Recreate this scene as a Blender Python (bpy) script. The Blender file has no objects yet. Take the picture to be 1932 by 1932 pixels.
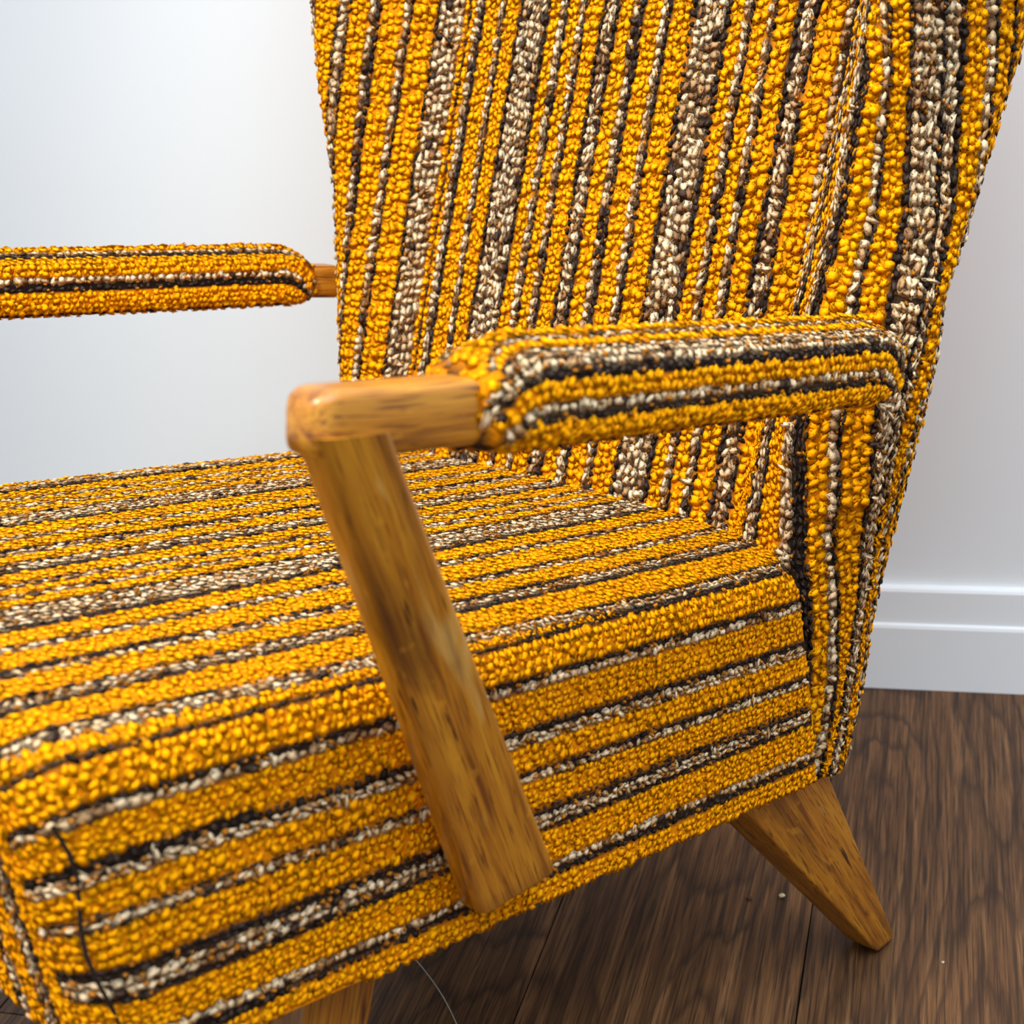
import bpy, bmesh, math, random
import numpy as np
from mathutils import Matrix, Vector
rng = np.random.default_rng(7)
scn = bpy.context.scene
COL = scn.collection
# ------------------------------------------------------------------ camera
# world frame: +X runs from the seat front to the back, +Y across the seat away from the photographer, +Z up,
# origin on the floor at the chair's rear foot
CAM = Vector((-.8980, -.5477, .780))
FWD = Vector((.650143, .676090, -.346721)); RGT = Vector((.695832, -.713074, -.085695)); UPV = Vector((.305175, .185545, .934045))
cam = bpy.data.cameras.new('camera'); co = bpy.data.objects.new('camera', cam); COL.objects.link(co)
co.matrix_world = Matrix(((RGT.x, UPV.x, -FWD.x, CAM.x), (RGT.y, UPV.y, -FWD.y, CAM.y), (RGT.z, UPV.z, -FWD.z, CAM.z), (0, 0, 0, 1)))
cam.sensor_fit = 'HORIZONTAL'; cam.sensor_width = 24; cam.lens = 35.30; cam.clip_start = .02
cam.dof.use_dof = True; cam.dof.focus_distance = 1.06; cam.dof.aperture_fstop = 6.7
scn.camera = co
# room axes: PD runs along the floorboards to the wall, PL along the wall to the right
PD = np.array([.8744, .4851, 0]); PL = np.array([.4851, -.8744, 0])
def room(lat, along, z=0): return PL*lat + PD*along + np.array([0, 0, z])
ROOMROT = math.atan2(PL[1], PL[0])
# ------------------------------------------------------------------ light
wd = bpy.data.worlds.new('world'); scn.world = wd; wd.use_nodes = True
bg = wd.node_tree.nodes['Background']; bg.inputs[0].default_value = (.92, .97, 1.0, 1); bg.inputs[1].default_value = .80
def area(name, pos, target, size, power, col):
    l = bpy.data.lights.new(name, 'AREA'); l.shape = 'DISK'; l.size = size; l.energy = power; l.color = col
    o = bpy.data.objects.new(name, l); COL.objects.link(o); o.location = pos
    o.rotation_euler = (Vector(target)-Vector(pos)).to_track_quat('-Z', 'Y').to_euler(); return o
def spot(name, pos, target, power, cone, radius, col):
    l = bpy.data.lights.new(name, 'SPOT'); l.energy = power; l.spot_size = math.radians(cone); l.spot_blend = 1.; l.shadow_soft_size = radius; l.color = col
    o = bpy.data.objects.new(name, l); COL.objects.link(o); o.location = pos
    o.rotation_euler = (Vector(target)-Vector(pos)).to_track_quat('-Z', 'Y').to_euler(); return o
spot('ceiling_spotlight', room(-.95, -1.15, 2.4), (-.22, .18, .45), 195, 50, .10, (1, .945, .84))
area('overhead_fill', room(.5, -.85, 2.6), room(.35, -.5, 0), 2.2, 64, (.82, .925, 1))  # added soft fill, unseen: top-down ambience and cool light for the right wall
vs = scn.view_settings; vs.view_transform = 'Standard'; vs.look = 'None'; vs.gamma = 1; vs.use_curve_mapping = False
vs.exposure = 0.16
# ------------------------------------------------------------------ materials
class NT:
    def __init__(s, name):
        m = bpy.data.materials.new(name); m.use_nodes = True; s.m = m; s.t = m.node_tree; s.b = s.t.nodes['Principled BSDF']
    def n(s, typ, ins={}, **kw):
        x = s.t.nodes.new(typ)
        for k, v in kw.items(): setattr(x, k, v)
        for k, v in ins.items():
            if isinstance(v, bpy.types.NodeSocket): s.t.links.new(v, x.inputs[k])
            else: x.inputs[k].default_value = v
        return x
    def math(s, op, a, b=None, c=None):
        x = s.t.nodes.new('ShaderNodeMath'); x.operation = op
        for i, v in enumerate((a, b, c)):
            if v is None: continue
            if isinstance(v, bpy.types.NodeSocket): s.t.links.new(v, x.inputs[i])
            else: x.inputs[i].default_value = v
        return x.outputs[0]
    def mix(s, fac, a, b, blend='MIX'):
        x = s.t.nodes.new('ShaderNodeMix'); x.data_type = 'RGBA'; x.blend_type = blend
        for k, v in ((0, fac), (6, a), (7, b)):
            if isinstance(v, bpy.types.NodeSocket): s.t.links.new(v, x.inputs[k])
            else: x.inputs[k].default_value = v if k == 0 else (*v, 1)
        return x.outputs[2]
    def ramp(s, fac, stops):
        x = s.t.nodes.new('ShaderNodeValToRGB'); s.t.links.new(fac, x.inputs[0]); e = x.color_ramp.elements
        while len(e) < len(stops): e.new(.5)
        for q, (p, c) in zip(e, stops): q.position = p; q.color = (*c, 1) if len(c) == 3 else c
        return x.outputs[0]
    def set(s, **kw):
        for k, v in kw.items():
            k = k.replace('_', ' ')
            if isinstance(v, bpy.types.NodeSocket): s.t.links.new(v, s.b.inputs[k])
            else: s.b.inputs[k].default_value = v
        return s.m
def mat_yarn():
    N = NT('woven_yarn'); at = N.n('ShaderNodeAttribute', attribute_name='yarn')
    tc = N.n('ShaderNodeTexCoord')
    n1 = N.n('ShaderNodeTexNoise', {'Vector': tc.outputs['Object'], 'Scale': 520., 'Detail': 3.})
    n2 = N.n('ShaderNodeTexNoise', {'Vector': tc.outputs['Object'], 'Scale': 28., 'Detail': 2.})
    v = N.math('MULTIPLY_ADD', n1.outputs[0], .5, .75); v = N.math('MULTIPLY', v, N.math('MULTIPLY_ADD', n2.outputs[0], .24, .88))
    c = N.n('ShaderNodeVectorMath', {0: at.outputs['Color'], 1: N.n('ShaderNodeCombineXYZ', {0: v, 1: v, 2: v}).outputs[0]}, operation='MULTIPLY')
    bp = N.n('ShaderNodeBump', {'Strength': .7, 'Distance': .0016, 'Height': n1.outputs[0]})
    return N.set(Base_Color=c.outputs[0], Roughness=.85, Normal=bp.outputs[0], Specular_IOR_Level=.06)
def mat_wood(name, light, mid, dark):
    N = NT(name); at = N.n('ShaderNodeAttribute', attribute_name='grain')
    def noise(sx, sy, sz, det=3., rough=.55, dist=0.):
        mp = N.n('ShaderNodeMapping', {'Vector': at.outputs['Vector'], 'Scale': (sx, sy, sz)})
        return N.n('ShaderNodeTexNoise', {'Vector': mp.outputs[0], 'Scale': 1., 'Detail': det, 'Roughness': rough, 'Distortion': dist}).outputs[0]
    a = noise(9, 120, 120); b = noise(30, 700, 700, 2.); big = noise(7, 26, 26, 3., .6, .6); rays = noise(55, 60, 260, 2.)
    c = N.ramp(a, [(.28, dark), (.46, mid), (.72, light)])
    c = N.mix(N.ramp(b, [(.33, (.9, .9, .9)), (.47, (0, 0, 0))]), c, dark)
    dash = noise(26, 190, 190, 2., .5); c = N.mix(N.ramp(dash, [(.27, (1, 1, 1)), (.36, (0, 0, 0))]), c, tuple(.3*x for x in dark))
    wear = noise(14, 45, 45, 2., .5, .8); c = N.mix(N.ramp(wear, [(.66, (0, 0, 0)), (.76, (.6, .6, .6))]), c, (.62, .38, .11))
    c = N.mix(N.ramp(big, [(.56, (0, 0, 0)), (.74, (.62, .62, .62))]), c, tuple(.34*x for x in dark))
    c = N.mix(N.ramp(rays, [(.64, (0, 0, 0)), (.72, (.35, .35, .35))]), c, tuple(min(1, 1.25*x) for x in light))
    bp = N.n('ShaderNodeBump', {'Strength': .25, 'Distance': .0006, 'Height': b})
    return N.set(Base_Color=c, Roughness=.38, Normal=bp.outputs[0], Coat_Weight=.25, Coat_Roughness=.2)
def mat_floor():
    N = NT('dark_oak_floorboard'); tc = N.n('ShaderNodeTexCoord'); oi = N.n('ShaderNodeObjectInfo')
    off = N.n('ShaderNodeCombineXYZ', {0: N.math('MULTIPLY', oi.outputs['Random'], 37.), 1: N.math('MULTIPLY', oi.outputs['Random'], 91.), 2: 0.})
    v = N.n('ShaderNodeVectorMath', {0: tc.outputs['Object'], 1: off.outputs[0]}, operation='ADD').outputs[0]
    def noise(sx, sy, det=3., rough=.55, dist=0.):
        mp = N.n('ShaderNodeMapping', {'Vector': v, 'Scale': (sx, sy, 1)})
        return N.n('ShaderNodeTexNoise', {'Vector': mp.outputs[0], 'Scale': 1., 'Detail': det, 'Roughness': rough, 'Distortion': dist}).outputs[0]
    rings = noise(7, 1.1, 1., .4, .1); fine = noise(380, 9, 3., .75); mid_ = noise(110, 3., 3., .7, .2); wob = noise(50, 6, 2.)
    r = N.math('MULTIPLY_ADD', rings, 17., N.math('MULTIPLY', wob, 1.3)); r = N.math('FRACT', r)
    ringm = N.ramp(r, [(0., (0, 0, 0)), (.6, (.08, .08, .08)), (.86, (1, 1, 1)), (1., (0, 0, 0))])
    tone = noise(10, 1.6, 3.)
    c = N.ramp(mid_, [(.30, (.050, .020, .008)), (.5, (.175, .078, .028)), (.70, (.32, .155, .062))])
    c = N.mix(N.ramp(fine, [(.38, (.9, .9, .9)), (.54, (0, 0, 0))]), c, (.026, .012, .006))
    c = N.mix(N.math('MULTIPLY', ringm, .68), c, (.024, .011, .006))
    c = N.mix(N.ramp(tone, [(.4, (.0, .0, .0)), (.7, (.4, .4, .4))]), c, (.055, .028, .015))
    mp = N.n('ShaderNodeMapping', {'Vector': v, 'Scale': (9., 5., 1.)})
    kn = N.n('ShaderNodeTexVoronoi', {'Vector': mp.outputs[0], 'Scale': 1., 'Randomness': 1.})
    c = N.mix(N.ramp(kn.outputs['Distance'], [(.03, (.85, .85, .85)), (.10, (0, 0, 0))]), c, (.012, .008, .006))
    per = N.math('MULTIPLY_ADD', oi.outputs['Random'], .3, .85)
    cc = N.n('ShaderNodeVectorMath', {0: c, 1: N.n('ShaderNodeCombineXYZ', {0: per, 1: per, 2: per}).outputs[0]}, operation='MULTIPLY').outputs[0]
    h = N.math('SUBTRACT', fine, N.math('MULTIPLY', ringm, .5))
    bp = N.n('ShaderNodeBump', {'Strength': .3, 'Distance': .0005, 'Height': h})
    return N.set(Base_Color=cc, Roughness=.45, Normal=bp.outputs[0], Specular_IOR_Level=.25)
def mat_paint(name, col, rough, bump):
    N = NT(name); tc = N.n('ShaderNodeTexCoord')
    n1 = N.n('ShaderNodeTexNoise', {'Vector': tc.outputs['Object'], 'Scale': 220., 'Detail': 3.})
    n2 = N.n('ShaderNodeTexNoise', {'Vector': tc.outputs['Object'], 'Scale': 2.5, 'Detail': 3.})
    k = N.math('MULTIPLY_ADD', n2.outputs[0], .05, .975)
    c = N.n('ShaderNodeVectorMath', {0: col, 1: N.n('ShaderNodeCombineXYZ', {0: k, 1: k, 2: k}).outputs[0]}, operation='MULTIPLY').outputs[0]
    bp = N.n('ShaderNodeBump', {'Strength': bump, 'Distance': .0006, 'Height': n1.outputs[0]})
    return N.set(Base_Color=c, Roughness=rough, Normal=bp.outputs[0])
def mat_plain(name, col, rough=.8):
    N = NT(name); tc = N.n('ShaderNodeTexCoord'); n1 = N.n('ShaderNodeTexNoise', {'Vector': tc.outputs['Object'], 'Scale': 300., 'Detail': 2.})
    return N.set(Base_Color=N.mix(n1.outputs[0], tuple(.7*x for x in col), tuple(1.2*x for x in col)), Roughness=rough)
M_YARN = mat_yarn()
M_WOOD = mat_wood('honey_oak', (.57, .250, .014), (.45, .165, .007), (.17, .046, .002))
M_LEG = mat_wood('amber_oak', (.42, .170, .009), (.31, .105, .004), (.11, .028, .0015))
M_FLOOR = mat_floor()
M_WALL = mat_paint('white_wall_paint', (.835, .868, .90), .75, .12)
M_TRIM = mat_paint('white_gloss_trim', (.87, .91, .95), .3, .03)
M_DUST = mat_plain('black_underside_cloth', (.02, .018, .016))
M_GAP = mat_plain('dark_subfloor', (.012, .009, .007))
M_CRUMB = mat_plain('pale_crumb', (.62, .50, .28)); M_CRUMB2 = mat_plain('brown_crumb', (.10, .035, .015))
M_LINT = mat_plain('lint', (.45, .40, .33))
# ------------------------------------------------------------------ helpers
def link(o, parent=None):
    COL.objects.link(o)
    if parent: o.parent = parent
    return o
def mesh_obj(name, V, F, mat, parent=None, smooth=None, attr=None, grain=None):
    me = bpy.data.meshes.new(name); me.from_pydata([tuple(map(float, v)) for v in V], [], [tuple(map(int, f)) for f in F])
    me.update()
    bm = bmesh.new(); bm.from_mesh(me); bmesh.ops.recalc_face_normals(bm, faces=bm.faces); bm.to_mesh(me); bm.free()
    if smooth is not None:
        me.polygons.foreach_set('use_smooth', [True]*len(me.polygons))
        if smooth < 180: me.set_sharp_from_angle(angle=math.radians(smooth))
    if attr is not None: me.attributes.new('yarn', 'FLOAT_COLOR', 'POINT').data.foreach_set('color', np.c_[attr, np.ones(len(attr))].astype(np.float32).ravel())
    if grain is not None: me.attributes.new('grain', 'FLOAT_VECTOR', 'POINT').data.foreach_set('vector', np.asarray(grain, np.float32).ravel())
    me.materials.append(mat)
    return link(bpy.data.objects.new(name, me), parent)
def tag(o, label=None, cat=None, kind=None, group=None):
    for k, v in (('label', label), ('category', cat), ('kind', kind), ('group', group)):
        if v: o[k] = v
    return o
def grid_faces(ns, nt, base=0):
    return [(base+i*nt+j, base+(i+1)*nt+j, base+(i+1)*nt+j+1, base+i*nt+j+1) for i in range(ns-1) for j in range(nt-1)]
YC=.252; W=.522; YS=.261
EA=np.array([.9814,0,-.1921]); EU=np.array([.1921,0,.9814]); EY=np.array([0,1.,0])
SO=np.array([-.1292,0,.3790]); TH=.170; AF=-.552; AB=.02; RS=.022; RF=.035
def crs(pts,n):
    """Catmull-Rom through pts, n samples, uniform in arc length"""
    p=np.array(pts,float); q=np.vstack([2*p[0]-p[1],p,2*p[-1]-p[-2]])
    out=[]
    for i in range(len(p)-1):
        a,b,c,d=q[i:i+4]; t=np.linspace(0,1,14,endpoint=(i==len(p)-2))[:,None]
        out.append(.5*(2*b+(c-a)*t+(2*a-5*b+4*c-d)*t**2+(3*b-a-3*c+d)*t**3))
    o=np.vstack(out); return resamp(o,n)
def resamp(o,n):
    l=np.r_[0,np.cumsum(np.linalg.norm(np.diff(o,axis=0),axis=1))]
    u=np.linspace(0,l[-1],n); return np.stack([np.interp(u,l,o[:,k]) for k in range(o.shape[1])],1)
def arcs(P,axis=0):
    d=np.linalg.norm(np.diff(P,axis=axis),axis=-1); z=np.zeros_like(np.take(d,[0],axis=axis))
    return np.concatenate([z,np.cumsum(d,axis=axis)],axis=axis)
ZK=[.185,.25,.30,.37,.45,.50,.54,.60,.68,.75,.85,.98]
XN=[-.076,-.086,-.091,-.096,-.090,-.079,-.069,-.058,-.051,-.040,-.022,.012]
YN=[.016,.014,.012,.012,.010,.006,.002,-.006,-.020,-.030,-.040,-.046]
XO=[-.046,-.026,-.021,-.016,-.014,-.012,-.008,.024,.064,.090,.125,.165]
YO=[.006,.002,-.002,-.016,-.036,-.046,-.049,-.053,-.058,-.064,-.070,-.070]
YCN=[.075,.075,.074,.072,.062,.056,.052,.047,.043,.041,.040,.040]
def zi(z,t): return float(np.interp(z,ZK,t))
def xp(z): return -.09+.372*(z-.37)
def wing_section(z,far=False):
    xc=xp(z); yc=(.078 if far else zi(z,YCN))
    N=np.array([zi(z,XN),zi(z,YN)]); O=np.array([zi(z,XO),zi(z,YO)]); C=np.array([xc,yc])
    A=C+(N-C)*.62; d=N-C; nn=np.array([-abs(d[1]),-abs(d[0])*0.0]); A=A+np.array([-.004,.004])
    B=N+(O-N)*.45+np.array([0,-.009 if z>.4 else -.004])
    R1=O+np.array([.045,.035]); xr=xc+.125
    R2=np.array([max(R1[0]+.012,xr-.01),R1[1]+.07])
    pts=[C,A,N,B,O,R1,R2,np.array([max(xr,R2[0]+.005),YC])]
    q=crs(pts,90)
    if far: q[:,1]=2*YC-q[:,1]
    return q
def wing_sheet(far=False,z0=.185,z1=.97,nt=90):
    P=[]
    for z in np.linspace(z0,z1,nt):
        q=wing_section(z,far); P.append(np.c_[q,np.full(len(q),z)])
    P=np.array(P).transpose(1,0,2); return P,arcs(P)
def centre_sheet(z0=.32,z1=.97,nt=70,ns=60):
    P=np.zeros((ns,nt,3)); S=np.zeros((ns,nt))
    for j,z in enumerate(np.linspace(z0,z1,nt)):
        y=np.linspace(2*YC-.078+.004,zi(z,YCN)-.004,ns)
        x=xp(z)-.006*(1-((y-YC)/.19)**2)
        P[:,j]=np.c_[x,y,np.full(ns,z)]; S[:,j]=2*YC-.078-y
    return P,S
def seat_pt(a,y,u):
    a=a+.050*min(1,-u/TH)*min(1,max(0,(-.36-a)/.19)) if u<0 else a
    if a>-.25:
        k=(a+.25)/.27; e=min(y,W-y); w=min(1,max(0,(e-.012)/.07))
        a=a+k*(.053*min(1,max(0,-u/TH))*(1-w)+.045*w)
    return SO+a*EA+y*EY+u*EU
def crown(y): return .014*(1-((y-YS)/YS)**2)
def seat_section(inset):
    r=RS; i=inset; pts=[(W-i,-TH+.0)]
    pts+=[(W-i,-TH*.5-i*.5)]
    for th in np.linspace(0,np.pi/2,9): pts.append((W-i-r+r*np.cos(th),-i-r+r*np.sin(th)))
    for y in np.linspace(W-i-r,i+r,30)[1:-1]: pts.append((y,-i+crown(y)))
    for th in np.linspace(np.pi/2,np.pi,9): pts.append((i+r+r*np.cos(th),-i-r+r*np.sin(th)))
    pts+=[(i-.002,-TH*.5-i*.5),(i,-TH)]
    return np.array(pts)
def seat_sheet(ns=160):
    rows=[]
    AA=[(a,0) for a in np.linspace(AB,AF+RF,40)]
    AA+=[(AF+RF-RF*np.sin(t),RF*(1-np.cos(t))) for t in np.linspace(0,np.pi/2*.93,12)[1:]]
    for a,i in AA:
        q=resamp(seat_section(i),ns); rows.append(np.array([seat_pt(a,y,u) for y,u in q]))
    P=np.array(rows).transpose(1,0,2)
    j=int(np.argmin([abs(a+.305) for a,i in AA])); S=np.repeat(arcs(P)[:,j:j+1],P.shape[1],1)
    return P,S
def front_sheet(ns=80,nt=20):
    P=np.zeros((ns,nt,3)); S=np.zeros((ns,nt))
    for j,v in enumerate(np.linspace(0,1,nt)):
        y=np.linspace(W-RF*.9,RF*.9,ns)
        P[:,j]=np.array([seat_pt(AF,yy,(-RF*.9+crown(yy))*(1-v)-v*TH) for yy in y]); S[:,j]=W-y
    return P,S
# arms: frame along the arm, y offset toes in
def arm_frame(far):
    sgn=-1 if far else 1
    f=np.array([-.565,-.0665,.6122]); b=np.array([.01,-.040,.4945])
    if far: f=np.array([-.565,2*YC+.0665+.030,.6010]); b=np.array([.02,2*YC+.040+.024,.5000])
    return f,b
def arm_axes(far):
    f,b=arm_frame(far); e=(b-f)/np.linalg.norm(b-f); side=np.cross(e,[0,0,1.]); side/=np.linalg.norm(side)  # points to -Y (near)
    up=np.cross(side,e); return f,e,side,up,np.linalg.norm(b-f)
def pad_sheet(far,l0=.105,l1=.494,ns=100,nt=60):
    f,e,side,up,L=arm_axes(far); P=np.zeros((ns,nt,3))
    if far: l1=.512
    for j,l in enumerate(np.linspace(l0,l1,nt)):
        d=min(l-l0,l1-l); k=min(1,d/.04); g=np.sqrt(max(0,1-(1-k)**2)); 
        hw=.0195+.0055*g; bot=-.0155-.0045*g; top=.0145+.0105*g; cr=.008*g; r=.007+.004*g
        pts=[]
        # start middle of underside, go inner(+Y) side up, over the top, down the outer side
        pts.append((0,bot-.001))
        for t in np.linspace(-np.pi/2,0,5): pts.append((-hw+r-r*np.cos(t),bot+r+r*np.sin(t)))
        for t in np.linspace(0,np.pi/2,6): pts.append((-hw+r-r*np.cos(t),top-r+r*np.sin(t)))
        pts.append((0,top+cr))
        for t in np.linspace(np.pi/2,0,6): pts.append((hw-r+r*np.cos(t),top-r+r*np.sin(t)))
        for t in np.linspace(0,-np.pi/2,5): pts.append((hw-r+r*np.cos(t),bot+r+r*np.sin(t)))
        pts.append((0,bot-.001))
        q=resamp(np.array(pts),ns)
        P[:,j]=f+e*l+q[:,:1]*side+q[:,1:]*up
    return P,arcs(P)
# ------------------------------------------------------------------ woven cloth: every loop of yarn is a small bead of geometry
STY = {'Y': dict(col=.0058, row=.0060, rs=.0046, rt=.0044, rn=.0023, k=.88), 'B': dict(col=.0058, row=.0078, rs=.0037, rt=.0060, rn=.0036, k=.66),
       'D': dict(col=.0054, row=.0080, rs=.0030, rt=.0046, rn=.0028, k=.47)}
def yarn_cols(typ, n):
    if typ == 'Y':
        c = np.array([.96, .372, .001])*(1+.16*(rng.random((n, 1))-.5)); c[:, 1] *= 1+.12*(rng.random(n)-.5); return c
    if typ == 'D': return np.array([.042, .028, .022])*(.6+1.0*rng.random((n, 1)))
    pal = np.array([[.74, .555, .35], [.62, .43, .245], [.45, .265, .125], [.25, .13, .06], [.07, .042, .03]])
    return pal[rng.choice(5, n, p=[.42, .30, .15, .09, .04])]*(.85+.3*rng.random((n, 1)))
BASEC = {'Y': (.72, .225, .001), 'B': (.05, .026, .013), 'D': (.016, .010, .008)}  # backing under the loops, darkened to paint in shaded gaps where it shows
NSEG = 9
def bead():
    v = [(0, 0, 1)]
    for ph in (38, 72, 112):
        for k in range(NSEG):
            a = 2*math.pi*k/NSEG + ph; v.append((math.sin(math.radians(ph))*math.cos(a), math.sin(math.radians(ph))*math.sin(a), math.cos(math.radians(ph))))
    f = [(0, 1+k, 1+(k+1) % NSEG) for k in range(NSEG)]
    for r in range(2):
        o = 1+r*NSEG; p = o+NSEG
        for k in range(NSEG):
            k2 = (k+1) % NSEG; f += [(o+k, p+k, p+k2), (o+k, p+k2, o+k2)]
    return np.array(v), np.array(f)
BV, BF = bead()
def expand(stripes, keyvar, keys):
    """boundary curves of the stripes: list of (type, start[nt], end[nt])"""
    out = []; prev = None
    for typ, e in stripes:
        e = np.array(e if isinstance(e, (list, tuple)) else [e]*len(keys), float)/1000.
        ev = np.interp(keyvar, keys, e)
        if prev is not None and typ: out.append((typ, prev, ev))
        prev = ev
    return out
def stripe_type(bands, s, j):
    for typ, a, b in bands:
        if a[j] <= s < b[j]: return typ
    return 'Y'
def weave(name, P, S, bands, inside, parent, size=1.0, hy=1.0, hb=1.0):
    ns, nt, _ = P.shape
    mid = P[ns//2]; T = np.r_[0, np.cumsum(np.linalg.norm(np.diff(P, axis=1), axis=2).mean(0))]
    acc = {k: [] for k in 'c s t n r col'.split()}
    def add(c, ts, tt, n, r, col):
        for k, v in zip('c s t n r col'.split(), (c, ts, tt, n, r, col)): acc[k].append(v)
    def at(sj):
        q = np.full((nt, 3), np.nan)
        for j in range(nt):
            if S[0, j]-1e-6 <= sj[j] <= S[-1, j]+1e-6:
                for k in range(3): q[j, k] = np.interp(sj[j], S[:, j], P[:, j, k])
        return q
    ci = 0
    for typ, a, b in bands:
        st = STY[typ]; w = b-a; wm = np.percentile(w, 85); nc = max(1, int(round(wm/(st['col']*size))))
        for c in range(nc):
            ci += 1; fr = (c+.5)/nc; sj = a+fr*w
            Q = at(sj); Q2 = at(sj+.0012); Q1 = at(sj-.0012); D2 = Q2-Q1
            ok = ~np.isnan(Q[:, 0])
            miss = np.isnan(D2[:, 0]); D2[miss] = np.where(np.isnan(Q2[miss]), Q[miss]-Q1[miss], Q2[miss]-Q[miss])
            ok &= ~np.isnan(D2[:, 0]) & (w > .0012)
            if ok.sum() < 3: continue
            row = st['row']*size; off = (c % 2)*(.32 if typ == 'Y' else .5)*row + (rng.random()-.5)*row*.3 + (ci % 3)*.37*row*(typ != 'Y')
            tm = np.arange(T[0]+off+.001, T[-1], row); tm = tm+(rng.random(len(tm))-.5)*row*.5
            Tok = T[ok]
            tm = tm[(tm > Tok[0]) & (tm < Tok[-1])]
            if len(tm) == 0: continue
            f = lambda A: np.stack([np.interp(tm, Tok, A[ok][:, k]) for k in range(A.shape[1])], 1)
            pc = f(Q); ts = f(D2); ts /= np.linalg.norm(ts, axis=1)[:, None]
            e = .002; pa = np.stack([np.interp(tm-e, Tok, Q[ok][:, k]) for k in range(3)], 1); pb = np.stack([np.interp(tm+e, Tok, Q[ok][:, k]) for k in range(3)], 1)
            tt = pb-pa; tt /= np.linalg.norm(tt, axis=1)[:, None]+1e-12
            n = np.cross(ts, tt); n /= np.linalg.norm(n, axis=1)[:, None]+1e-12
            ts = np.cross(tt, n)
            n = n*inside
            m = len(tm); wl = np.interp(tm, T, w)/nc
            rs = np.clip(wl*st['k'], .0016, st['rs']*(1.5 if typ == 'Y' else 1.2)*size)*(.76+.48*rng.random(m)); rt = st['rt']*size*(.68+.64*rng.random(m)); rn = st['rn']*size*(.66+.68*rng.random(m))
            rib = np.arange(m) % 2
            rn = rn*(hy if typ == 'Y' else hb)
            if typ == 'Y': rn = rn*np.where(rib, 1.22, .78); rt = rt*np.where(rib, 1.15, .90); rs = rs*np.where(rib, 1.05, .9)
            ang = (rng.random(m)-.5)*{'Y': 1.6, 'B': 1.1, 'D': .8}[typ]
            flip = rng.random(m) < {'Y': .42, 'B': .16, 'D': .08}[typ]
            ang = ang+np.where(flip, 1.2, 0)
            ca, sa = np.cos(ang)[:, None], np.sin(ang)[:, None]
            s2 = ts*ca+tt*sa; t2 = tt*ca-ts*sa
            pc = pc + ts*((rng.random(m)-.5)*wl*(.42 if typ == 'Y' else .3))[:, None] - n*(.0006+.0005*rng.random(m))[:, None]
            add(pc, s2, t2, n, np.stack([rs, rt, rn], 1), yarn_cols(typ, m))
            if typ in 'BD':   # orange binding thread peeping through
                k = rng.random(m) < (.5 if typ == 'B' else .22)
                if k.any():
                    kk = k.sum(); p3 = pc[k]+ts[k]*((rng.random(kk)-.5)*wl[k])[:, None]+tt[k]*((rng.random(kk)-.5)*row)[:, None]+n[k]*.0014
                    add(p3, s2[k], t2[k], n[k], np.tile([.0012, .0019, .0014], (kk, 1))*(.7+.6*rng.random((kk, 1))), np.tile([[.55, .20, .02]], (kk, 1))*(.7+.5*rng.random((kk, 1))))
    c, ts, tt, n, r, col = (np.concatenate(acc[k]) for k in 'c s t n r col'.split())
    m = len(c); jit = 1+.46*(rng.random((m, len(BV)))-.5)
    L = BV[None]*jit[..., None]*r[:, None, :]
    V = c[:, None]+L[..., :1]*ts[:, None]+L[..., 1:2]*tt[:, None]+L[..., 2:]*n[:, None]
    F = (BF[None]+(np.arange(m)*len(BV))[:, None, None]).reshape(-1, 3)
    hand = np.einsum('ij,ij->i', np.cross(ts, tt), n) < 0
    Fm = F.reshape(m, -1, 3); Fm[hand] = Fm[hand][:, :, ::-1]; F = Fm.reshape(-1, 3)
    me = bpy.data.meshes.new(name); nv = m*len(BV); nf = len(F)
    me.vertices.add(nv); me.vertices.foreach_set('co', V.astype(np.float32).ravel())
    me.loops.add(nf*3); me.loops.foreach_set('vertex_index', F.astype(np.int32).ravel())
    me.polygons.add(nf); me.polygons.foreach_set('loop_start', np.arange(0, nf*3, 3, dtype=np.int32))
    me.polygons.foreach_set('use_smooth', np.ones(nf, bool))
    cc = np.repeat(col, len(BV), 0); me.attributes.new('yarn', 'FLOAT_COLOR', 'POINT').data.foreach_set('color', np.c_[cc, np.ones(nv)].astype(np.float32).ravel())
    me.materials.append(M_YARN); me.update(calc_edges=True); me.validate()
    o = link(bpy.data.objects.new(name, me), parent); tag(o, kind='stuff'); return o
def base_cols(S, bands):
    ns, nt = S.shape; out = np.zeros((ns, nt, 3))
    for j in range(nt):
        for i in range(ns): out[i, j] = BASEC[stripe_type(bands, S[i, j], j)]
    return out.reshape(-1, 3)
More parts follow.
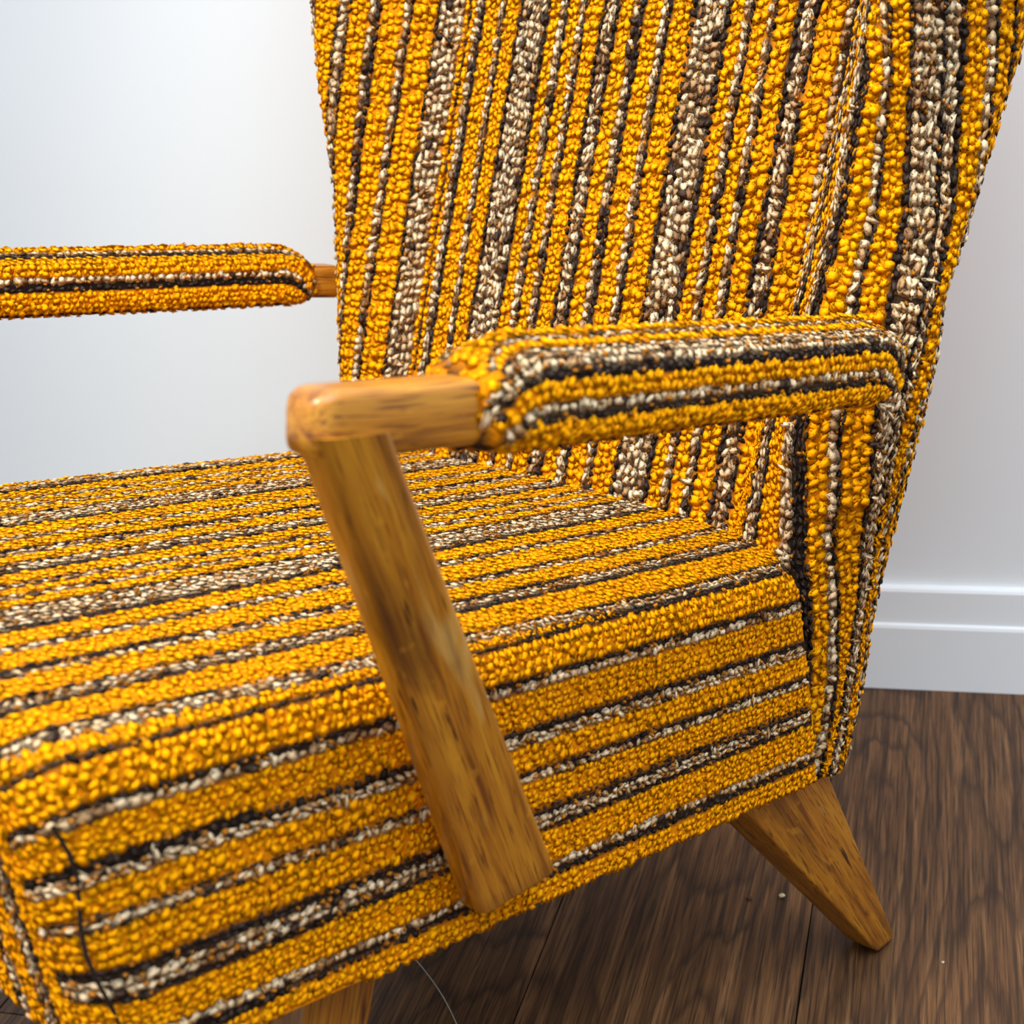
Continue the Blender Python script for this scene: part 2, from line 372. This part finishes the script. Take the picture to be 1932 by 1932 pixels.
# ------------------------------------------------------------------ the room
def box(name, cx, cy, z0, sx, sy, sz, mat, parent=None, bev=0.):
    bm = bmesh.new(); bmesh.ops.create_cube(bm, size=1.)
    bmesh.ops.scale(bm, vec=(sx, sy, sz), verts=bm.verts)
    if bev: bmesh.ops.bevel(bm, geom=[e for e in bm.edges], offset=bev, segments=2, affect='EDGES', profile=.5)
    me = bpy.data.meshes.new(name); bm.to_mesh(me); bm.free(); me.materials.append(mat)
    o = link(bpy.data.objects.new(name, me), parent); p = room(cx, cy, z0+sz/2)
    o.location = p; o.rotation_euler = (0, 0, ROOMROT); return o
WALLD = .4512
floor = tag(box('floor', 0, -1.3, -.06, 6.4, 3.6, .05, M_GAP), kind='structure')
PW = .2143; LAT0 = -.0600; PLEN = 1.29; PT = .0100
pm = None
for k in range(-14, 15):
    lat = LAT0+PW*(k+.5); j0 = {-3: -.195, -2: -.72, -1: -.45, 0: -.80, 1: -.55, 2: -.70, -4: -.62}.get(k, -.195+PLEN*((k*.618) % 1.))
    for q in range(-3, 2):
        a0 = j0+q*PLEN; a1 = a0+PLEN
        hi = min(a1, WALLD+.02); lo = max(a0, -3.0)
        if hi-lo < .05: continue
        ln = hi-lo
        if pm is None or abs(ln-PLEN) > 1e-4:
            o = box('plank', lat, (lo+hi)/2, -PT, PW-.0010, ln-.0010, PT, M_FLOOR, bev=.0009)
            if abs(ln-PLEN) < 1e-4: pm = o.data
        else:
            o = link(bpy.data.objects.new('plank', pm)); o.location = room(lat, (lo+hi)/2, -PT/2); o.rotation_euler = (0, 0, ROOMROT)
        o.parent = floor; o.matrix_parent_inverse = (Matrix.Translation(floor.location) @ Matrix.Rotation(ROOMROT, 4, 'Z')).inverted()
wall = tag(box('wall_back', 0, WALLD+.014+.05, -.06, 6.4, .10, 2.7, M_WALL), kind='structure')
prof = [(0, 0), (-.0140, 0), (-.0140, .0720), (-.0128, .0752), (-.0100, .0768), (-.0100, .1130), (-.0085, .1160), (-.0060, .1170), (0, .1170)]
V = []; F = []
for lat in (-3.2, 3.2):
    for d, z in prof: V.append(room(lat, WALLD+.014+d, z+.0004))
np_ = len(prof)
F = [(i, (i+1) % np_, np_+(i+1) % np_, np_+i) for i in range(np_)]+[tuple(range(np_)), tuple(range(2*np_-1, np_-1, -1))]
tag(mesh_obj('baseboard_back', V, F, M_TRIM), kind='structure')
# ------------------------------------------------------------------ the chair
chair = tag(bpy.data.objects.new('armchair', None), 'mustard and brown striped woven armchair with honey coloured wooden arms and legs', 'armchair')
chair.location = (-.3, YS, 0); link(chair)
CI = Matrix.Translation(chair.location).inverted()
def part(o):
    o.parent = chair; o.matrix_parent_inverse = CI; return o
# seat ---------------------------------------------------------------
SEAT = [('', 0), ('Y', 14), ('B', 22), ('D', 27), ('Y', 48), ('D', 55), ('B', 66), ('Y', 90), ('B', 98), ('D', 104), ('Y', 132), ('D', 138), ('B', 146), ('Y', 176),
        ('D', 183), ('B', 190), ('Y', 206), ('B', 222), ('D', 234), ('Y', 258), ('D', 264), ('B', 272), ('Y', 288), ('D', 293), ('B', 300), ('Y', 315), ('D', 321), ('B', 348), ('D', 355), ('Y', 378),
        ('D', 382), ('B', 390), ('Y', 408), ('D', 416), ('B', 424), ('Y', 438), ('D', 443), ('B', 454), ('D', 460), ('Y', 476), ('D', 479), ('B', 485), ('Y', 495),
        ('D', 498), ('B', 504), ('Y', 514), ('D', 519), ('B', 543), ('D', 550), ('Y', 566), ('D', 570), ('B', [576, 576]), ('Y', [593, 601]), ('D', [600, 605]), ('B', [605, 611]),
        ('Y', [623, 627]), ('D', [628, 633]), ('B', [635, 640]), ('D', [640, 646]), ('Y', [657, 669]), ('D', [660, 672]), ('B', [669, 677]), ('Y', [678, 677.5]), ('D', [681.5, 681]),
        ('Y', 700), ('D', 703), ('B', 709), ('Y', [727, 730]), ('D', [733, 735]), ('B', [739, 742]), ('Y', [754, 757]), ('D', [757, 761]), ('B', [761, 765]), ('D', [762.5, 765.5]), ('Y', [783, 781]),
        ('D', [790, 787]), ('B', [800, 794]), ('D', [804, 798]), ('Y', [822, 819]), ('B', [828, 825]), ('D', [834, 831]), ('Y', 860)]
P, S = seat_sheet(); Pf, Sf = front_sheet()
av = (P[P.shape[0]//2]-SO)@EA
bands = expand([(t, e[::-1] if isinstance(e, list) else e) for t, e in SEAT], -av, [.10, .48])   # SEAT gives [front, rear] where a stripe is not parallel
# front face: same stripes run down over the front edge; S on the flat top equals distance from the far bottom edge
sy = lambda y: np.interp(-y, -P[:, 0, 1][20:-20], S[20:-20, 0])
ns, nt, _ = P.shape; nf_s, nf_t, _ = Pf.shape
Sf2 = sy(Pf[..., 1])
bf = expand([(t, (e if not isinstance(e, list) else e[0])) for t, e in SEAT], np.zeros(nf_t), [0.])
V = np.vstack([P.reshape(-1, 3), Pf.reshape(-1, 3)]); F = grid_faces(ns, nt)+grid_faces(nf_s, nf_t, ns*nt)
kb = len(V); bot = [seat_pt(AB, W, -TH), seat_pt(AB, 0, -TH), seat_pt(AF+.004, 0.004, -TH), seat_pt(AF+.004, W-.004, -TH)]
back = [seat_pt(AB, W, -.005), seat_pt(AB, 0, -.005)]
V = np.vstack([V, bot, back]); F += [(kb, kb+1, kb+2, kb+3), (kb, kb+1, kb+5, kb+4)]
cols = np.vstack([base_cols(S, bands), base_cols(Sf2, bf), np.tile([[.02, .012, .008]], (6, 1))])
seat = part(mesh_obj('seat', V, F, M_YARN, smooth=50, attr=cols)); seat['label'] = 'deep boxed seat with lengthwise mustard, beige and dark brown stripes'
weave('seat_cloth', P, S, bands, -1, seat, size=.80, hy=1.0, hb=.82)
weave('front_cloth', Pf, Sf2, bf, -1, seat, size=.80, hy=.95, hb=1.0)
# backrest -----------------------------------------------------------
CEN = [('', 0), ('Y', 6), ('B', 12), ('D', 18), ('Y', 36), ('B', 41), ('D', 44), ('Y', 59), ('D', 65), ('B', 92), ('D', 97), ('Y', 108), ('B', 114), ('D', 118), ('Y', 129), ('B', 134), ('D', 138),
       ('Y', 153), ('D', 158), ('B', 167), ('D', 172), ('Y', 186), ('B', 192), ('D', 198), ('Y', 214), ('B', 219), ('D', 224), ('Y', 242), ('D', 247), ('B', 273), ('D', 279), ('Y', 290), ('B', 295), ('D', 299),
       ('Y', 310), ('B', 315), ('D', 319), ('Y', 333), ('D', 339), ('B', 348), ('D', 353), ('Y', 373), ('B', 379), ('D', 385), ('Y', 440)]
NW = [('', 0), ('Y', [14, 12, 8, 48]), ('D', [20, 17, 14, 54]), ('B', [30, 26, 28, 64]), ('D', [36, 30, 35, 70]), ('Y', [56, 50, 52, 92]), ('B', [68, 59, 57, 98]), ('D', [83, 71, 64, 104]),
      ('Y', [97, 83, 80, 112]), ('B', [106, 90, 86, 116]), ('D', [110, 94, 90, 119]), ('Y', [115, 115, 107, 130]), ('D', [118, 119, 114, 135]), ('B', [121, 126, 131, 156]), ('D', [122, 127, 135, 160]),
      ('B', [123, 128, 139, 170]), ('D', [125, 129, 144, 178]), ('Y', [133, 135, 160, 195]), ('B', [137, 138, 166, 202]), ('D', [141, 142, 170, 206]), ('Y', [147, 155, 185, 220]), ('D', [152, 162, 190, 226]),
      ('Y', [170, 180, 210, 245]), ('B', [176, 186, 216, 251]), ('D', [182, 192, 222, 257]), ('Y', [200, 210, 240, 275])]
FW = [('', -1), ('D', 3), ('Y', 7), ('B', 28), ('D', 31.5), ('Y', 51.5), ('D', 54.5), ('B', 60), ('Y', [76, 79]), ('D', [79, 85]), ('B', [83, 90]), ('Y', [100, 106]), ('D', [103, 109]), ('B', [111, 116]), ('D', [114, 118.5]), ('Y', 140),
      ('B', 146), ('D', 152), ('Y', 170), ('D', 174), ('B', 196), ('D', 200), ('Y', 215)]
Pc, Sc = centre_sheet(); Pn, Sn = wing_sheet(); Pr, Sr = wing_sheet(True)
zc = Pc[0, :, 2]; zn = Pn[0, :, 2]
bc = expand(CEN, zc, [.5]); bn = expand(NW, zn, [.248, .389, .539, .688]); bfw = expand(FW, zn, [.486, .708])
V = np.vstack([Pc.reshape(-1, 3), Pn.reshape(-1, 3), Pr.reshape(-1, 3)]); F = []
o = 0; cols = []
for (A, Sx, bb) in ((Pc, Sc, bc), (Pn, Sn, bn), (Pr, Sr, bfw)):
    F += grid_faces(A.shape[0], A.shape[1], o); o += A.shape[0]*A.shape[1]; cols.append(base_cols(Sx, bb))
# close the top and the underside
def cap(zrow):
    global V, F
    n0 = len(V); loop = np.vstack([Pn[::3, zrow], Pr[::-3, zrow]]); c = loop.mean(0)+np.array([0, 0, .02 if zrow == -1 else 0])
    V = np.vstack([V, loop, [c]]); m = len(loop)
    F += [(n0+i, n0+(i+1) % m, n0+m) for i in range(m)]; cols.append(np.tile([[.42, .135, .006]], (m+1, 1)))
cap(-1); cap(0)
backrest = part(mesh_obj('backrest', V, F, M_YARN, smooth=60, attr=np.vstack(cols))); backrest['label'] = 'tall reclined winged back with upright mustard, beige and dark brown stripes'
weave('centre_cloth', Pc, Sc, bc, 1, backrest)
weave('wing_cloth', Pn[:64], Sn[:64], bn, 1, backrest)
weave('wing_cloth', Pr[:52], Sr[:52], bfw, -1, backrest)
# arms ---------------------------------------------------------------
def rrect(hw, hh, r, n=5):
    out = []
    for cx, cy, a0 in ((hw-r, hh-r, 0), (-hw+r, hh-r, 90), (-hw+r, -hh+r, 180), (hw-r, -hh+r, 270)):
        for k in range(n): a = math.radians(a0+90*k/(n-1)); out.append((cx+r*math.cos(a), cy+r*math.sin(a)))
    return np.array(out)
def loft(name, secs, mat, grains, parent=None):
    n = len(secs[0]); V = np.vstack(secs); F = []
    for k in range(len(secs)-1):
        for i in range(n): F.append((k*n+i, k*n+(i+1) % n, (k+1)*n+(i+1) % n, (k+1)*n+i))
    F += [tuple(range(n)), tuple(range((len(secs)-1)*n, len(secs)*n))]
    return part(mesh_obj(name, V, F, mat, smooth=38, grain=np.vstack(grains)))
NPAD = [('', 0), ('Y', 30), ('D', 34), ('B', 40), ('Y', 58), ('D', 62), ('B', 67), ('Y', 91), ('D', 92.5), ('B', 95), ('Y', 100.5), ('D', 103), ('B', 116), ('D', 121.5), ('Y', 131), ('B', 137.5), ('D', 141), ('Y', 154), ('D', 158), ('Y', 175)]
FPAD = [('', 0), ('D', 4), ('Y', 20), ('B', 26), ('D', 31), ('Y', 50), ('D', 54), ('B', 60), ('Y', 74), ('D', 77), ('Y', 93.5), ('B', 98.5), ('D', 103), ('Y', 122), ('B', 128.5), ('D', 135), ('Y', 153), ('D', 157), ('Y', 175)]
for far in (False, True):
    f0, e, side, up_, L = arm_axes(far)
    secs = []; gr = []
    for l, ins in [(.012, .0085), (.0132, .0055), (.0162, .0024), (.0205, .0006), (.025, 0)]+[(x, 0) for x in np.linspace(.04, .532, 24)]:
        k = l/L; hw = .0140; hh = .0150; bend = (-1 if not far else 1)*max(0, l-.46)**2*(3.2 if far else 7.)
        q = rrect(hw-ins, hh-ins, .0055-min(ins*.3, .003)); secs.append(f0+e*l+(q[:, :1]+bend+(-.0035 if far else .0035))*side+q[:, 1:]*up_)
        gr.append(np.c_[np.full(len(q), l+(3.1 if far else 0)), q])
    loft('arm_rail', secs, M_WOOD, gr)
    Pp, Sp = pad_sheet(far); l = np.linspace(0, 1, Pp.shape[1]); pb = expand(FPAD if far else NPAD, l, [0.])
    ns, nt, _ = Pp.shape; V = Pp.reshape(-1, 3); F = grid_faces(ns, nt)+[tuple(i*nt for i in range(ns-1)), tuple(i*nt+nt-1 for i in range(ns-1))]
    pad = part(mesh_obj('arm_pad', V, F, M_YARN, smooth=60, attr=base_cols(Sp, pb))); pad['label'] = 'padded arm cover of striped woven cloth'
    weave('pad_cloth', Pp, Sp, pb, 1, pad, size=.82, hy=1.1, hb=.78)
    # post
    yy = lambda y: (2*YS-y-.0) if far else y
    top = np.array([-.5345, yy(-.0735) if not far else f0[1]+.007, .602-(.012 if far else 0)]); btm = np.array([-.4110, yy(-.0112), .2870])
    secs = []; gr = []; ew = np.array([.980, 0, -.19])
    for k, ins in [(0, .004), (.006, .001), (.012, 0)]+[(x, 0) for x in np.linspace(.05, 1, 10)]:
        c = btm+(top-btm)*k; hw = .0300+(.0192-.0300)*k; hh = .0112
        wv = ew if k > .5 else np.array([1, 0, -.03])*(1-2*k)+ew*2*k
        q = rrect(hw-ins, hh-ins, .006); secs.append(c+q[:, :1]*wv+q[:, 1:]*EY)
        gr.append(np.c_[np.full(len(q), k*.32+7.3+(2.7 if far else 0)), q])
    loft('arm_post', secs, M_WOOD, gr)
# legs ---------------------------------------------------------------
def leg(tx0, tx1, ty0, ty1, tz, bx0, bx1, by0, by1, far, seed):
    secs = []; gr = []
    for k, ins in [(0, .0035), (.012, .0008), (.03, 0)]+[(x, 0) for x in np.linspace(.1, 1, 8)]:
        x0 = bx0+(tx0-bx0)*k; x1 = bx1+(tx1-bx1)*k; y0 = by0+(ty0-by0)*k; y1 = by1+(ty1-by1)*k
        q = rrect((x1-x0)/2-ins, (y1-y0)/2-ins, min(.0026, (y1-y0)*.15)); yc = (y0+y1)/2
        if far: yc = 2*YS-yc
        secs.append(np.array([(x0+x1)/2, yc, .0005+(tz-.0005)*k])+np.c_[q, np.zeros(len(q))])
        gr.append(np.c_[np.full(len(q), k*.25+seed), q])
    loft('leg', secs, M_LEG, gr)
for far in (False, True):
    leg(-.160, -.062, .016, .060, .205, -.011, .0145, -.004, .024, far, 11+3*far)
    leg(-.535, -.478, .018, .052, .285, -.650, -.622, -.006, .018, far, 17+3*far)
# seams --------------------------------------------------------------
def tube(name, pts, r, mat, parent=None, col=None, n=6):
    pts = np.array(pts, float); V = []; F = []
    for i, p in enumerate(pts):
        t = pts[min(i+1, len(pts)-1)]-pts[max(i-1, 0)]; t /= np.linalg.norm(t); a = np.cross(t, [.3, .5, .8]); a /= np.linalg.norm(a); b = np.cross(t, a)
        for k in range(n): V.append(p+r*(a*math.cos(2*math.pi*k/n)+b*math.sin(2*math.pi*k/n)))
    for i in range(len(pts)-1):
        for k in range(n): F.append((i*n+k, i*n+(k+1) % n, (i+1)*n+(k+1) % n, (i+1)*n+k))
    return mesh_obj(name, V, F, mat, smooth=180, attr=None if col is None else np.tile([col], (len(V), 1)), parent=parent)
fold = [seat_pt(AF+.012+.004*math.sin(k*.9), .0045-.0012*math.sin(k*1.3), -.035-k*.0132) for k in range(11)]
o = tube('seam', fold, .0011, M_YARN, col=(.03, .02, .016)); part(o); o['label'] = 'dark seam down the front corner of the seat'
# crumbs, lint and a pale line on the boards --------------------------------------
def crumb(name, lat, along, r, mat, label):
    bm = bmesh.new(); bmesh.ops.create_icosphere(bm, subdivisions=2, radius=r)
    for v in bm.verts: v.co *= .75+.5*rng.random(); v.co.z *= .6
    zmin = min(v.co.z for v in bm.verts)
    me = bpy.data.meshes.new(name); bm.to_mesh(me); bm.free(); me.materials.append(mat)
    o = link(bpy.data.objects.new(name, me)); o.location = room(lat, along, -zmin); tag(o, label, 'crumb')
crumb('crumb', -.0866, .0551, .0026, M_CRUMB, 'pale yellow crumb on the floorboards inside the rear chair leg')
crumb('crumb', -.1135, .0481, .0024, M_CRUMB2, 'dark brown crumb on the shaded floorboards beneath the chair')
crumb('crumb', .0473, -.0147, .0013, M_LINT, 'tiny white speck of lint beside the rear chair foot')

line_pts = [room(-.3795+.0607*k+.004*math.sin(k*3.), -.073-.0748*k, .0006) for k in np.linspace(-.15, 1.5, 24)]  # thin, slightly wavy pale line across the boards
tag(tube('pale_line', line_pts, .0005, M_LINT), 'thin pale line on the dark floorboards beneath the seat', 'thread')
